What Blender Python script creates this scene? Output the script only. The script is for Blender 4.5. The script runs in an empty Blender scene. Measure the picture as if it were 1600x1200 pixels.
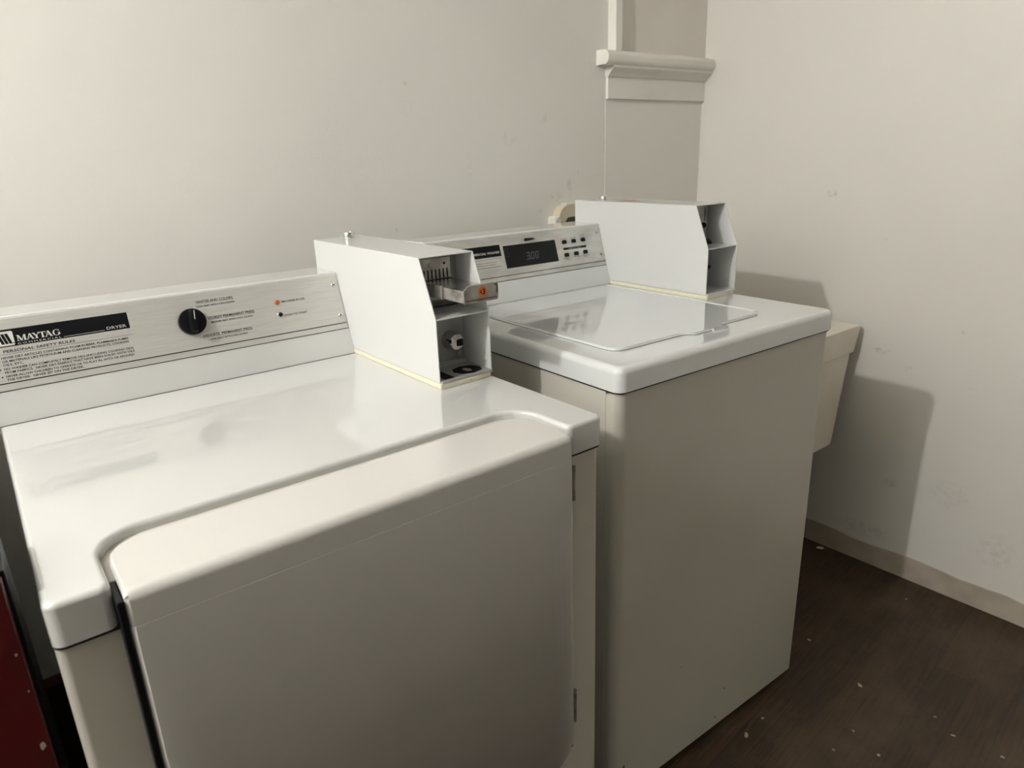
import bpy, bmesh, math, random
from mathutils import Matrix, Vector

C = bpy.context.scene.collection
SC = bpy.context.scene
random.seed(4)

# ---------------------------------------------------------------- camera
H = 0.912                                   # height of the dryer's top above the floor
cam_d = bpy.data.cameras.new('camera')
cam = bpy.data.objects.new('camera', cam_d); C.objects.link(cam)
yaw, pitch, roll, foc = 0.6565, -0.3188, -0.0349, 1082.3
cy, sy, cp, sp = math.cos(yaw), math.sin(yaw), math.cos(pitch), math.sin(pitch)
fw = Vector((sy*cp, cy*cp, sp)); rt = Vector((cy, -sy, 0)); up = rt.cross(fw)
cr, sr = math.cos(roll), math.sin(roll)
rr, uu = cr*rt + sr*up, -sr*rt + cr*up
M = Matrix((rr, uu, -fw)).transposed().to_4x4()
M.translation = Vector((0.0155, -0.6566, 0.358 + H))
cam.matrix_world = M
cam_d.sensor_width = 36; cam_d.lens = foc/1600*36
cam_d.clip_start = 0.02
cam_d.dof.use_dof = True; cam_d.dof.focus_distance = 1.15; cam_d.dof.aperture_fstop = 8
SC.camera = cam

# ---------------------------------------------------------------- world, exposure
w = bpy.data.worlds.new('world'); SC.world = w; w.use_nodes = True
w.node_tree.nodes['Background'].inputs[0].default_value = (0.5, 0.5, 0.5, 1)
w.node_tree.nodes['Background'].inputs[1].default_value = 0.05
SC.view_settings.view_transform = 'Standard'; SC.view_settings.look = 'None'
SC.view_settings.gamma = 1; SC.view_settings.use_curve_mapping = False
SC.view_settings.exposure = 1.0
LAMP = Vector((-1.2, 0.035, 1.42 + H))
LAMP_EMIT = 1150.0
LAMP_COL = (1.0, 0.985, 0.965, 1)

# ---------------------------------------------------------------- materials
def mat(name, col, rough=0.5, metal=0.0, coat=0.0, emit=None, estr=0, spec=None):
    m = bpy.data.materials.new(name); m.use_nodes = True
    b = m.node_tree.nodes['Principled BSDF']
    b.inputs['Base Color'].default_value = (*col, 1)
    b.inputs['Roughness'].default_value = rough
    b.inputs['Metallic'].default_value = metal
    b.inputs['Coat Weight'].default_value = coat
    b.inputs['Coat Roughness'].default_value = 0.015
    if spec is not None: b.inputs['Specular IOR Level'].default_value = spec
    if emit:
        b.inputs['Emission Color'].default_value = (*emit, 1); b.inputs['Emission Strength'].default_value = estr
    return m
def N(m, t, **kw):
    n = m.node_tree.nodes.new(t)
    for k, v in kw.items(): setattr(n, k, v)
    return n
def L(m, a, b): m.node_tree.links.new(a, b)
def bsdf(m): return m.node_tree.nodes['Principled BSDF']
def noisy(m, col, col2, scale=6, detail=4, bump=0.0, bscale=60, bdist=0.001, lo=0.4, hi=0.65, rough=None, stretch=None):
    tc = N(m, 'ShaderNodeTexCoord'); mp = N(m, 'ShaderNodeMapping'); L(m, tc.outputs['Object'], mp.inputs[0])
    if stretch: mp.inputs['Scale'].default_value = stretch
    nz = N(m, 'ShaderNodeTexNoise'); nz.inputs['Scale'].default_value = scale; nz.inputs['Detail'].default_value = detail
    L(m, mp.outputs[0], nz.inputs['Vector'])
    r = N(m, 'ShaderNodeMapRange'); r.inputs[1].default_value = lo; r.inputs[2].default_value = hi
    L(m, nz.outputs['Fac'], r.inputs[0])
    mx = N(m, 'ShaderNodeMix', data_type='RGBA'); mx.inputs[6].default_value = (*col, 1); mx.inputs[7].default_value = (*col2, 1)
    L(m, r.outputs[0], mx.inputs[0]); L(m, mx.outputs[2], bsdf(m).inputs['Base Color'])
    if rough:
        r2 = N(m, 'ShaderNodeMapRange'); r2.inputs[1].default_value = lo; r2.inputs[2].default_value = hi
        r2.inputs[3].default_value = rough[0]; r2.inputs[4].default_value = rough[1]
        L(m, nz.outputs['Fac'], r2.inputs[0]); L(m, r2.outputs[0], bsdf(m).inputs['Roughness'])
    if bump:
        n2 = N(m, 'ShaderNodeTexNoise'); n2.inputs['Scale'].default_value = bscale; n2.inputs['Detail'].default_value = 5
        L(m, mp.outputs[0], n2.inputs['Vector'])
        bp = N(m, 'ShaderNodeBump'); bp.inputs['Strength'].default_value = bump; bp.inputs['Distance'].default_value = bdist
        L(m, n2.outputs['Fac'], bp.inputs['Height']); L(m, bp.outputs[0], bsdf(m).inputs['Normal'])
    return mx

def wall_mat(name, col, col2, marks, axis, ring=None, sheen=0.35, strength=0.6):
    """painted plaster: brushed bumps, faint tone patches, a few dark scuffs at fixed places (object x or y, z)"""
    m = mat(name, col, sheen)
    mx = noisy(m, col, col2, scale=1.3, detail=6, lo=0.35, hi=0.75)
    nt = m.node_tree
    tc = N(m, 'ShaderNodeTexCoord'); sep = N(m, 'ShaderNodeSeparateXYZ'); L(m, tc.outputs['Object'], sep.inputs[0])
    def math_(op, a, b=None, c=None):
        n = N(m, 'ShaderNodeMath', operation=op)
        for i, v in enumerate((a, b, c)):
            if v is None: continue
            if isinstance(v, (int, float)): n.inputs[i].default_value = v
            else: L(m, v, n.inputs[i])
        return n.outputs[0]
    U, V = sep.outputs[axis], sep.outputs[2]
    fine = N(m, 'ShaderNodeTexNoise'); fine.inputs['Scale'].default_value = 70; fine.inputs['Detail'].default_value = 5
    L(m, tc.outputs['Object'], fine.inputs['Vector'])
    tot = None
    for (u, v, ru, rv, k) in marks:
        d = math_('ADD', math_('POWER', math_('DIVIDE', math_('SUBTRACT', U, u), ru), 2.0), math_('POWER', math_('DIVIDE', math_('SUBTRACT', V, v), rv), 2.0))
        e = math_('SUBTRACT', 1.0, d); e.node.use_clamp = True
        f = math_('MULTIPLY', e, math_('MULTIPLY', math_('SUBTRACT', fine.outputs['Fac'], 0.42), 2.6 * k)); f.node.use_clamp = True
        tot = f if tot is None else math_('MAXIMUM', tot, f)
    last = mx.outputs[2]
    if tot is not None:
        m2 = N(m, 'ShaderNodeMix', data_type='RGBA'); m2.inputs[7].default_value = (col[0]*0.35, col[1]*0.33, col[2]*0.32, 1)
        L(m, tot, m2.inputs[0]); L(m, last, m2.inputs[6]); last = m2.outputs[2]
        L(m, last, bsdf(m).inputs['Base Color'])
    # relief: broad plaster waves + brush texture + pimples
    a = N(m, 'ShaderNodeTexNoise'); a.inputs['Scale'].default_value = 5; a.inputs['Detail'].default_value = 3
    b = N(m, 'ShaderNodeTexNoise'); b.inputs['Scale'].default_value = 160; b.inputs['Detail'].default_value = 4
    msk = N(m, 'ShaderNodeTexNoise'); msk.inputs['Scale'].default_value = 2.2; msk.inputs['Detail'].default_value = 4
    c = N(m, 'ShaderNodeTexVoronoi'); c.inputs['Scale'].default_value = 9
    for q in (a, b, msk, c): L(m, tc.outputs['Object'], q.inputs['Vector'])
    pim = math_('SUBTRACT', 0.045, c.outputs['Distance']); pim.node.use_clamp = True
    mk = math_('MULTIPLY', math_('SUBTRACT', msk.outputs['Fac'], 0.42), 5.0); mk.node.use_clamp = True
    h = math_('ADD', math_('MULTIPLY', a.outputs['Fac'], 4.0), math_('MULTIPLY', math_('MULTIPLY', b.outputs['Fac'], mk), 0.55))
    h = math_('ADD', h, math_('MULTIPLY', pim, 9.0))
    if ring:
        u, v, r = ring
        d = math_('SQRT', math_('ADD', math_('POWER', math_('SUBTRACT', U, u), 2.0), math_('POWER', math_('SUBTRACT', V, v), 2.0)))
        g = math_('SUBTRACT', 1.0, math_('MULTIPLY', math_('ABSOLUTE', math_('SUBTRACT', d, r)), 700.0)); g.node.use_clamp = True
        h = math_('ADD', h, math_('MULTIPLY', g, 0.8))
    bp = N(m, 'ShaderNodeBump'); bp.inputs['Strength'].default_value = strength; bp.inputs['Distance'].default_value = 0.0011
    L(m, h, bp.inputs['Height']); L(m, bp.outputs[0], bsdf(m).inputs['Normal'])
    return m

WCOL, WCOL2 = (0.84, 0.83, 0.775), (0.81, 0.795, 0.745)
M_wall_b = wall_mat('painted plaster back', WCOL, WCOL2,
    [(0.925, 0.528+H, .006, .006, .7), (1.40, 0.24+H, .03, .02, .35), (1.455, 0.27+H, .016, .02, .6), (1.49, 0.30+H, .008, .014, .7), (1.46, 0.238+H, .008, .01, .9),
     (1.34, 0.205+H, .012, .008, .5), (0.87, 0.19+H, .003, .008, .9), (1.235, 0.40+H, .03, .02, .3), (1.10, 0.33+H, .012, .05, .18), (1.36, 0.45+H, .012, .012, .4)], 0, ring=(0.919, 0.476+H, .016))
M_wall_r = wall_mat('painted plaster right', (0.80, 0.775, 0.725), (0.77, 0.745, 0.69),
    [(0.42, 0.22+H, .02, .012, .8), (0.25, 0.10+H, .012, .008, .4), (0.22, -0.22+H, .03, .012, .7), (0.14, -0.26+H, .018, .01, .8),
     (0.02, -0.13+H, .006, .006, .9), (-0.02, -0.28+H, .006, .006, .9), (-0.02, -0.6+H, .07, .05, .22), (-0.15, -0.72+H, .05, .06, .35), (-0.3, -0.7+H, .04, .06, .35), (0.14, -0.62+H, .03, .02, .5), (0.2, -0.80+H, .1, .03, .4)], 1)
M_wall_o = wall_mat('painted plaster plain', WCOL, WCOL2, [], 0)
M_trim = mat('gloss trim paint', (0.86, 0.84, 0.78), 0.22); noisy(M_trim, (0.86, 0.84, 0.78), (0.79, 0.76, 0.70), scale=9, lo=.45, hi=.8, bump=.25, bscale=30)
M_panelpaint = mat('window board paint', (0.80, 0.76, 0.70), 0.3); noisy(M_panelpaint, (0.80, 0.76, 0.70), (0.74, 0.70, 0.645), scale=5, lo=.4, hi=.8, bump=.2, bscale=25)
M_ceil = mat('ceiling paint', (0.80, 0.78, 0.74), 0.8); noisy(M_ceil, (0.80, 0.78, 0.74), (0.76, 0.74, 0.7), scale=2)
M_base = mat('bare beige strip', (0.50, 0.44, 0.36), 0.55); noisy(M_base, (0.50, 0.44, 0.36), (0.38, 0.33, 0.265), scale=14, lo=.4, hi=.75, bump=.3, bscale=40)
M_darkbase = mat('dark stained wood', (0.035, 0.02, 0.016), 0.5); noisy(M_darkbase, (0.035, 0.02, 0.016), (0.07, 0.02, 0.015), scale=8)

def floor_mat():
    m = mat('worn dark floorboards', (0.05, 0.03, 0.02), 0.55)
    tc = N(m, 'ShaderNodeTexCoord'); mp = N(m, 'ShaderNodeMapping'); L(m, tc.outputs['Object'], mp.inputs[0])
    mp.inputs['Rotation'].default_value = (0, 0, -0.10)
    br = N(m, 'ShaderNodeTexBrick'); br.offset = 0.37; br.inputs['Scale'].default_value = 1
    br.inputs['Brick Width'].default_value = 1.7; br.inputs['Row Height'].default_value = 0.083
    br.inputs['Mortar Size'].default_value = 0.0012; br.inputs['Mortar Smooth'].default_value = 0.3
    br.inputs['Color1'].default_value = (0.056, 0.032, 0.014, 1); br.inputs['Color2'].default_value = (0.036, 0.021, 0.0095, 1)
    br.inputs['Mortar'].default_value = (0.018, 0.011, 0.008, 1)
    L(m, mp.outputs[0], br.inputs['Vector'])
    gr = N(m, 'ShaderNodeTexNoise'); gr.inputs['Scale'].default_value = 8; gr.inputs['Detail'].default_value = 8
    m2 = N(m, 'ShaderNodeMapping'); m2.inputs['Scale'].default_value = (1.2, 14, 1); L(m, mp.outputs[0], m2.inputs[0]); L(m, m2.outputs[0], gr.inputs['Vector'])
    st = N(m, 'ShaderNodeTexNoise'); st.inputs['Scale'].default_value = 4.5; st.inputs['Detail'].default_value = 9; st.inputs['Roughness'].default_value = .68
    L(m, tc.outputs['Object'], st.inputs['Vector'])
    a = N(m, 'ShaderNodeMix', data_type='RGBA', blend_type='MULTIPLY'); a.inputs[0].default_value = 0.7
    r = N(m, 'ShaderNodeMapRange'); r.inputs[1].default_value = .3; r.inputs[2].default_value = .7; r.inputs[3].default_value = .45; r.inputs[4].default_value = 1.35
    L(m, gr.outputs['Fac'], r.inputs[0]); L(m, br.outputs['Color'], a.inputs[6]); L(m, r.outputs[0], a.inputs[7])
    b = N(m, 'ShaderNodeMix', data_type='RGBA'); b.inputs[7].default_value = (0.115, 0.077, 0.044, 1)
    r2 = N(m, 'ShaderNodeMapRange'); r2.inputs[1].default_value = .46; r2.inputs[2].default_value = .72; r2.inputs[4].default_value = .65
    L(m, st.outputs['Fac'], r2.inputs[0]); L(m, r2.outputs[0], b.inputs[0]); L(m, a.outputs[2], b.inputs[6])
    # tiny pale specks of old paint
    vo = N(m, 'ShaderNodeTexVoronoi'); vo.inputs['Scale'].default_value = 26; L(m, tc.outputs['Object'], vo.inputs['Vector'])
    lt = N(m, 'ShaderNodeMath', operation='LESS_THAN'); lt.inputs[1].default_value = 0.028; L(m, vo.outputs['Distance'], lt.inputs[0])
    c = N(m, 'ShaderNodeMix', data_type='RGBA'); c.inputs[7].default_value = (0.26, 0.21, 0.15, 1)
    L(m, lt.outputs[0], c.inputs[0]); L(m, b.outputs[2], c.inputs[6])
    L(m, c.outputs[2], bsdf(m).inputs['Base Color'])
    bp = N(m, 'ShaderNodeBump'); bp.inputs['Strength'].default_value = .5; bp.inputs['Distance'].default_value = .002
    L(m, r.outputs[0], bp.inputs['Height']); L(m, bp.outputs[0], bsdf(m).inputs['Normal'])
    return m
M_floor = floor_mat()

M_top = mat('glossy white enamel', (0.62, 0.625, 0.61), 0.07, coat=1.0)
M_washtop = mat('glossy cool white enamel', (0.72, 0.74, 0.74), 0.07, coat=1.0)
M_body = mat('off white enamel sheet', (0.60, 0.58, 0.51), 0.32); noisy(M_body, (0.60, 0.58, 0.51), (0.565, 0.54, 0.475), scale=3, lo=.4, hi=.75)
M_washbody = mat('aged off white enamel sheet', (0.56, 0.54, 0.475), 0.3); noisy(M_washbody, (0.56, 0.54, 0.475), (0.51, 0.49, 0.43), scale=2.4, lo=.4, hi=.75)
M_door = mat('white enamel door', (0.62, 0.61, 0.58), 0.25, coat=0.15)
M_doorface = M_door
M_box = mat('white powder coat', (0.64, 0.65, 0.64), 0.2, coat=0.2)
M_boxin = mat('inside grey paint', (0.40, 0.40, 0.38), 0.45); noisy(M_boxin, (0.40, 0.40, 0.38), (0.27, 0.27, 0.255), scale=20, lo=.45, hi=.8)
M_cream = mat('yellowed cream pad', (0.76, 0.73, 0.58), 0.4)
M_steel = mat('brushed aluminium', (0.62, 0.61, 0.57), 0.38, metal=0.5)
noisy(M_steel, (0.68, 0.67, 0.635), (0.60, 0.59, 0.56), scale=18, detail=6, lo=.3, hi=.75, rough=(.33, .5), stretch=(1, 18, 18), bump=.1, bscale=120)
M_steel2 = mat('stained aluminium', (0.55, 0.55, 0.51), 0.4, metal=0.5)
noisy(M_steel2, (0.68, 0.68, 0.645), (0.50, 0.50, 0.475), scale=14, detail=8, lo=.35, hi=.7, rough=(.32, .55), stretch=(1, 3, 3))
M_zinc = mat('dull zinc plate', (0.42, 0.41, 0.39), 0.45, metal=0.8); noisy(M_zinc, (0.46, 0.44, 0.41), (0.26, 0.25, 0.23), scale=45, lo=.35, hi=.7, rough=(.3, .55))
M_chrome = mat('chrome', (0.75, 0.75, 0.74), 0.12, metal=1.0)
M_chromeworn = mat('worn chrome', (0.6, 0.58, 0.56), 0.25, metal=1.0); noisy(M_chromeworn, (0.66, 0.64, 0.62), (0.32, 0.29, 0.27), scale=60, lo=.5, hi=.7)
M_black = mat('black plastic', (0.006, 0.006, 0.007), 0.35, spec=.2)
M_inkblack = mat('black printing', (0.006, 0.006, 0.008), 0.45, spec=.15)
M_inkgrey = mat('grey printing', (0.10, 0.10, 0.10), 0.5)
M_inkwhite = mat('pale printing', (0.62, 0.62, 0.58), 0.5)
M_hole = mat('dark recess', (0.004, 0.004, 0.004), 0.8)
M_amber = mat('amber lens', (0.42, 0.075, 0.008), 0.2)
M_orange = mat('orange sticker', (0.66, 0.16, 0.03), 0.45)
M_russet = mat('russet sticker', (0.30, 0.09, 0.05), 0.5)
M_lcd = mat('smoked display', (0.006, 0.007, 0.008), 0.15, spec=.25)
M_seg = mat('display digits', (0.12, 0.15, 0.15), 0.3)
M_plasticsink = mat('beige plastic', (0.92, 0.87, 0.77), 0.35); noisy(M_plasticsink, (0.92, 0.87, 0.77), (0.82, 0.76, 0.65), scale=4)
M_ivory = mat('ivory plastic', (0.62, 0.56, 0.43), 0.45)
M_greyplug = mat('dark grey rubber', (0.05, 0.048, 0.045), 0.6)
M_whiteplastic = mat('white plastic', (0.75, 0.73, 0.68), 0.35)
M_red = mat('chipped red paint', (0.10, 0.004, 0.006), 0.35)
noisy(M_red, (0.10, 0.004, 0.006), (0.055, 0.003, 0.004), scale=5, lo=.4, hi=.7, bump=.3, bscale=25)
M_chip = mat('pale paint flake', (0.45, 0.38, 0.28), 0.6)
M_bulb = mat('lit bulb glass', (1, 1, 1), 0.3, emit=LAMP_COL[:3], estr=LAMP_EMIT)
M_brass = mat('brass socket', (0.6, 0.45, 0.2), 0.3, metal=1)

# ---------------------------------------------------------------- helpers
def link(name, me, m, parent=None, smooth=30, wn=True):
    o = bpy.data.objects.new(name, me); C.objects.link(o)
    for x in (m if isinstance(m, (list, tuple)) else [m]): me.materials.append(x)
    if parent: o.parent = parent
    if smooth:
        for p in me.polygons: p.use_smooth = True
        me.set_sharp_from_angle(angle=math.radians(smooth))
        if wn:
            q = o.modifiers.new('wn', 'WEIGHTED_NORMAL'); q.keep_sharp = True
    return o
def fin(name, bm, m, parent=None, smooth=30, wn=True):
    bmesh.ops.recalc_face_normals(bm, faces=bm.faces)
    me = bpy.data.meshes.new(name); bm.to_mesh(me); bm.free()
    return link(name, me, m, parent, smooth, wn)
def add_box(bm, x0, x1, y0, y1, z0, z1, bev=0, seg=2, mtx=None, mi=0):
    r = bmesh.ops.create_cube(bm, size=1)
    vs = r['verts']
    for v in vs: v.co = Vector(((x0+x1)/2 + v.co.x*(x1-x0), (y0+y1)/2 + v.co.y*(y1-y0), (z0+z1)/2 + v.co.z*(z1-z0)))
    es = list({e for v in vs for e in v.link_edges}); fs = list({f for v in vs for f in v.link_faces})
    for f in fs: f.material_index = mi
    if bev:
        o = bmesh.ops.bevel(bm, geom=es, offset=bev, segments=seg, profile=.5, affect='EDGES'); vs = list({v for f in o['faces'] for v in f.verts} | {v for v in vs if v.is_valid})
    if mtx is not None: bmesh.ops.transform(bm, matrix=mtx, verts=[v for v in vs if v.is_valid])
    return vs
def box(name, x0, x1, y0, y1, z0, z1, m, parent=None, bev=0.001, seg=2, mtx=None):
    bm = bmesh.new(); add_box(bm, x0, x1, y0, y1, z0, z1, bev, seg, mtx); return fin(name, bm, m, parent)
def prism(bm, pts, a0, a1, axis='x', mtx=None, mi=0):
    """closed polygon pts extruded: axis x -> pts are (y,z); axis z -> pts are (x,y); axis y -> pts are (x,z)"""
    def P(p, a): return {'x': (a, p[0], p[1]), 'z': (p[0], p[1], a), 'y': (p[0], a, p[1])}[axis]
    A = [bm.verts.new(P(p, a0)) for p in pts]; B = [bm.verts.new(P(p, a1)) for p in pts]
    n = len(pts); fs = [bm.faces.new(A[::-1]), bm.faces.new(B)]
    for i in range(n): fs.append(bm.faces.new((A[i], A[(i+1) % n], B[(i+1) % n], B[i])))
    for f in fs: f.material_index = mi
    if mtx is not None: bmesh.ops.transform(bm, matrix=mtx, verts=A+B)
    return A, B, fs
def rounded(pts, radii, seg=8):
    """round the corners of a polygon"""
    out = []; n = len(pts)
    for i in range(n):
        p = Vector(pts[i]); a = Vector(pts[i-1]); b = Vector(pts[(i+1) % n]); r = radii[i] if isinstance(radii, (list, tuple)) else radii
        if r <= 0: out.append(tuple(p)); continue
        u = (a-p).normalized(); v = (b-p).normalized(); ang = u.angle(v); t = r/math.tan(ang/2)
        c = p + (u+v).normalized()*(r/math.sin(ang/2)); s = p+u*t-c; e = p+v*t-c
        a0 = math.atan2(s.y, s.x); a1 = math.atan2(e.y, e.x); d = (a1-a0+math.pi) % (2*math.pi) - math.pi
        for k in range(seg+1): out.append((c.x+r*math.cos(a0+d*k/seg), c.y+r*math.sin(a0+d*k/seg)))
    return out
def rrect(x0, x1, y0, y1, r, seg=6): return rounded([(x0, y0), (x1, y0), (x1, y1), (x0, y1)], r, seg)
def lathe(bm, prof, seg=24, mtx=None, mi=0):
    """prof: (radius, height) pairs about z"""
    rings = []
    for r, h in prof:
        rings.append([bm.verts.new((r*math.cos(2*math.pi*k/seg), r*math.sin(2*math.pi*k/seg), h)) for k in range(seg)] if r > 1e-6 else [bm.verts.new((0, 0, h))])
    for a, b in zip(rings, rings[1:]):
        for k in range(seg):
            k2 = (k+1) % seg
            if len(a) == 1 and len(b) == 1: continue
            f = bm.faces.new((a[0], b[k], b[k2])) if len(a) == 1 else bm.faces.new((a[k], a[k2], b[0])) if len(b) == 1 else bm.faces.new((a[k], a[k2], b[k2], b[k]))
            f.material_index = mi
    vs = [v for r in rings for v in r]
    if mtx is not None: bmesh.ops.transform(bm, matrix=mtx, verts=vs)
    return vs
def tag(o, label, cat, group=None, kind=None):
    if label: o['label'] = label
    if cat: o['category'] = cat
    if group: o['group'] = group
    if kind: o['kind'] = kind
    return o
def empty(name, loc, rz=0):
    o = bpy.data.objects.new(name, None); C.objects.link(o); o.location = loc; o.rotation_euler = (0, 0, rz); o.empty_display_size = .1
    return o
def structure(o): o['kind'] = 'structure'; return o

def flat_poly(bm, pts, mtx, z=0.0, mi=0):
    vs = [bm.verts.new(mtx @ Vector((p[0], p[1], z))) for p in pts]
    f = bm.faces.new(vs); f.material_index = mi; return f
def text_polys(bm, s, x0, base, cap, mtx, x1=None, z=0.0, mi=0, bold=0.0, align='L', space=1.0, skew=0.0):
    """sets a line of print: baseline at `base`, capitals `cap` high, squeezed to end at x1"""
    cu = bpy.data.curves.new('t', 'FONT'); cu.body = s; cu.size = 1; cu.resolution_u = 2; cu.offset = bold; cu.space_character = space
    ob = bpy.data.objects.new('t', cu); C.objects.link(ob)
    bpy.context.view_layer.update()
    dg = bpy.context.evaluated_depsgraph_get()
    me = bpy.data.meshes.new_from_object(ob.evaluated_get(dg))
    xs = [v.co.x for v in me.vertices]; w0, w1 = min(xs), max(xs)
    sc = cap/0.69
    sx = sc if x1 is None else (x1-x0)/(w1-w0)
    if align == 'C' and x1 is None: x0 = x0 - (w1-w0)*sc/2
    vm = [bm.verts.new(mtx @ Vector((x0+(v.co.x-w0)*sx+skew*v.co.y*sc, base+v.co.y*sc, z))) for v in me.vertices]
    for p in me.polygons:
        try: f = bm.faces.new([vm[i] for i in p.vertices]); f.material_index = mi
        except ValueError: pass
    C.objects.unlink(ob); bpy.data.objects.remove(ob); bpy.data.curves.remove(cu); bpy.data.meshes.remove(me)
def finflat(name, bm, m, parent):
    me = bpy.data.meshes.new(name); bm.to_mesh(me); bm.free()
    return link(name, me, m, parent, 0)

# ---------------------------------------------------------------- room shell
XW, YW, TW = 2.0505, 0.8991, math.tan(0.0133)
def wx(y): return XW + (YW-y)*TW
XL, YN, ZC = -1.9, -4.5, 2.56
def slab(name, pts, z0, z1, m):
    bm = bmesh.new(); prism(bm, pts, z0, z1, 'z'); return structure(fin(name, bm, m, None, 0))
slab('floor', [(XL-.1, YN-.1), (wx(YN)+.1, YN-.1), (XW+.1, YW+.1), (XL-.1, YW+.1)], -.1, 0, M_floor)
slab('ceiling', [(XL-.1, YN-.1), (wx(YN)+.1, YN-.1), (XW+.1, YW+.1), (XL-.1, YW+.1)], ZC, ZC+.1, M_ceil)
slab('wall_back', [(XL-.1, YW), (XW+.1, YW), (XW+.1, YW+.1), (XL-.1, YW+.1)], 0, ZC, M_wall_b)
slab('wall_right', [(wx(YN-.1), YN-.1), (wx(YN-.1)+.1, YN-.1), (XW+.1, YW), (XW, YW)], 0, ZC, M_wall_r)
slab('wall_left', [(XL-.1, YN-.1), (XL, YN-.1), (XL, YW), (XL-.1, YW)], 0, ZC, M_wall_o)
slab('wall_front', [(XL, YN-.1), (wx(YN), YN-.1), (wx(YN), YN), (XL, YN)], 0, ZC, M_wall_o)

# bare strip along the foot of the right wall, its top edge ragged
bm = bmesh.new()
n = 90; ya, yb = YW-.02, YN
vs = []
for i in range(n+1):
    y = ya+(yb-ya)*i/n
    t = 0.062 + 0.010*math.sin(y*3.1+1) + 0.004*math.sin(y*23) + random.uniform(-.0022, .0022)
    x = wx(y)
    vs.append([bm.verts.new((x-.004, y, 0)), bm.verts.new((x-.004, y, t)), bm.verts.new((x+.001, y, t+.001)), bm.verts.new((x+.001, y, 0))])
for a, b in zip(vs, vs[1:]):
    for k in range(3): bm.faces.new((a[k], b[k], b[k+1], a[k+1]))
structure(fin('baseboard_right', bm, M_base, None, 40, False))
bm = bmesh.new(); prism(bm, [(YW+.001, 0), (YW+.001, .262), (YW-.012, .262), (YW-.018, .25), (YW-.018, 0)], XL, XW-.01, 'x')
structure(fin('baseboard_back', bm, M_darkbase, None, 0))

# the boarded window: stool, cove, apron, casing, board
win = structure(empty('window_1', (1.607, YW, 0)))
def wpart(name, bm, m, smooth=35):
    o = fin(name, bm, m, win, smooth); o.matrix_parent_inverse = win.matrix_basis.inverted(); return o
win_inv = Matrix.Translation((-1.607, -YW, 0))
def wpart(name, bm, m, smooth=35):
    bmesh.ops.transform(bm, matrix=win_inv, verts=bm.verts); return fin(name, bm, m, win, smooth)
XE = XW+.002
bm = bmesh.new()
prof = rounded([(YW+.001, .595+H), (.851, .595+H), (.849, .632+H), (YW+.001, .6345+H)], [0, .016, .016, 0], 8)
A, B, fs = prism(bm, prof, 1.560, XE, 'x')
wpart('window_sill', bm, M_trim)
bm = bmesh.new()
prism(bm, rounded([(YW+.001, .566+H), (.886, .566+H), (.880, .575+H), (.862, .589+H), (.862, .5955+H), (YW+.001, .5955+H)], [0, .003, .008, .004, 0, 0], 5), 1.596, XE, 'x')
wpart('cove_moulding', bm, M_trim)
bm = bmesh.new(); add_box(bm, 1.599, XE, .889, YW+.001, .506+H, .567+H, .002, 2); wpart('apron', bm, M_trim)
bm = bmesh.new(); prism(bm, rounded([(1.607, YW+.001), (1.607, .868), (1.634, .868), (1.637, .876), (1.643, .876), (1.645, .884), (1.650, .884), (1.650, YW+.001)], [0, .003, .002, .001, .002, .001, .001, 0], 3), .633+H, ZC, 'z')
wpart('casing', bm, M_trim)
bm = bmesh.new(); add_box(bm, 1.652, XE, .893, YW+.001, .634+H, ZC, .001, 1); wpart('window_board', bm, M_panelpaint)
bm = bmesh.new(); add_box(bm, 1.5985, XE, YW-.0008, YW+.001, .262, .507+H, .0006, 1)
structure(fin('trim_1', bm, M_wall_b, None, 0))

# ---------------------------------------------------------------- console geometry shared by both machines
D, YC1, ZCN, YCB = .5713, .6202, .1541, .7218
XA, XB = .5758, .682
CL = math.hypot(YC1-D, ZCN)
def console_frame(T):
    V = Vector((0, (YC1-D)/CL, ZCN/CL)); X = Vector((1, 0, 0)); Nn = X.cross(V)
    m = Matrix((X, V, Nn)).transposed().to_4x4(); m.translation = Vector((0, D, T)); return m
def console(root, T, x0, m_body, m_plate):
    bm = bmesh.new()
    pf = rounded([(D, T), (YC1, T+ZCN), (YC1+.026, T+ZCN), (YC1+.0266, T+ZCN-.0014), (YCB, T+ZCN-.0014), (YCB, T)], [0, .004, .0003, .0002, .004, 0], 4)
    prism(bm, pf, x0, XA-.0004, 'x'); c = fin('control_console', bm, m_body, root)
    F = console_frame(T)
    bm = bmesh.new(); add_box(bm, x0+.003, XA-.003, .051, .1575, -.001, .0014, .0005, 1, F)
    p = fin('control_panel', bm, m_plate, c)
    # dark groove above the plate's turned lower lip
    bm = bmesh.new(); add_box(bm, x0+.003, XA-.003, .0608, .0623, .0012, .0017, 0, 1, F); fin('groove_line', bm, M_inkblack, c, 0)
    bm = bmesh.new(); add_box(bm, x0+.003, XA-.001, .0496, .0512, -.0002, .0003, 0, 1, F); fin('lower_seam', bm, M_inkgrey, c, 0)
    bm = bmesh.new(); add_box(bm, x0+.002, XA-.002, .6, .6004, 0, 0.0, 0, 1) if False else None
    # fine joint along the top and where it meets the lid
    add_box(bm, x0, XA-.001, D-.0022, D+.001, T-.0004, T+.0007, 0); fin('base_seam', bm, M_inkgrey, c, 0)
    return c, F
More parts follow.
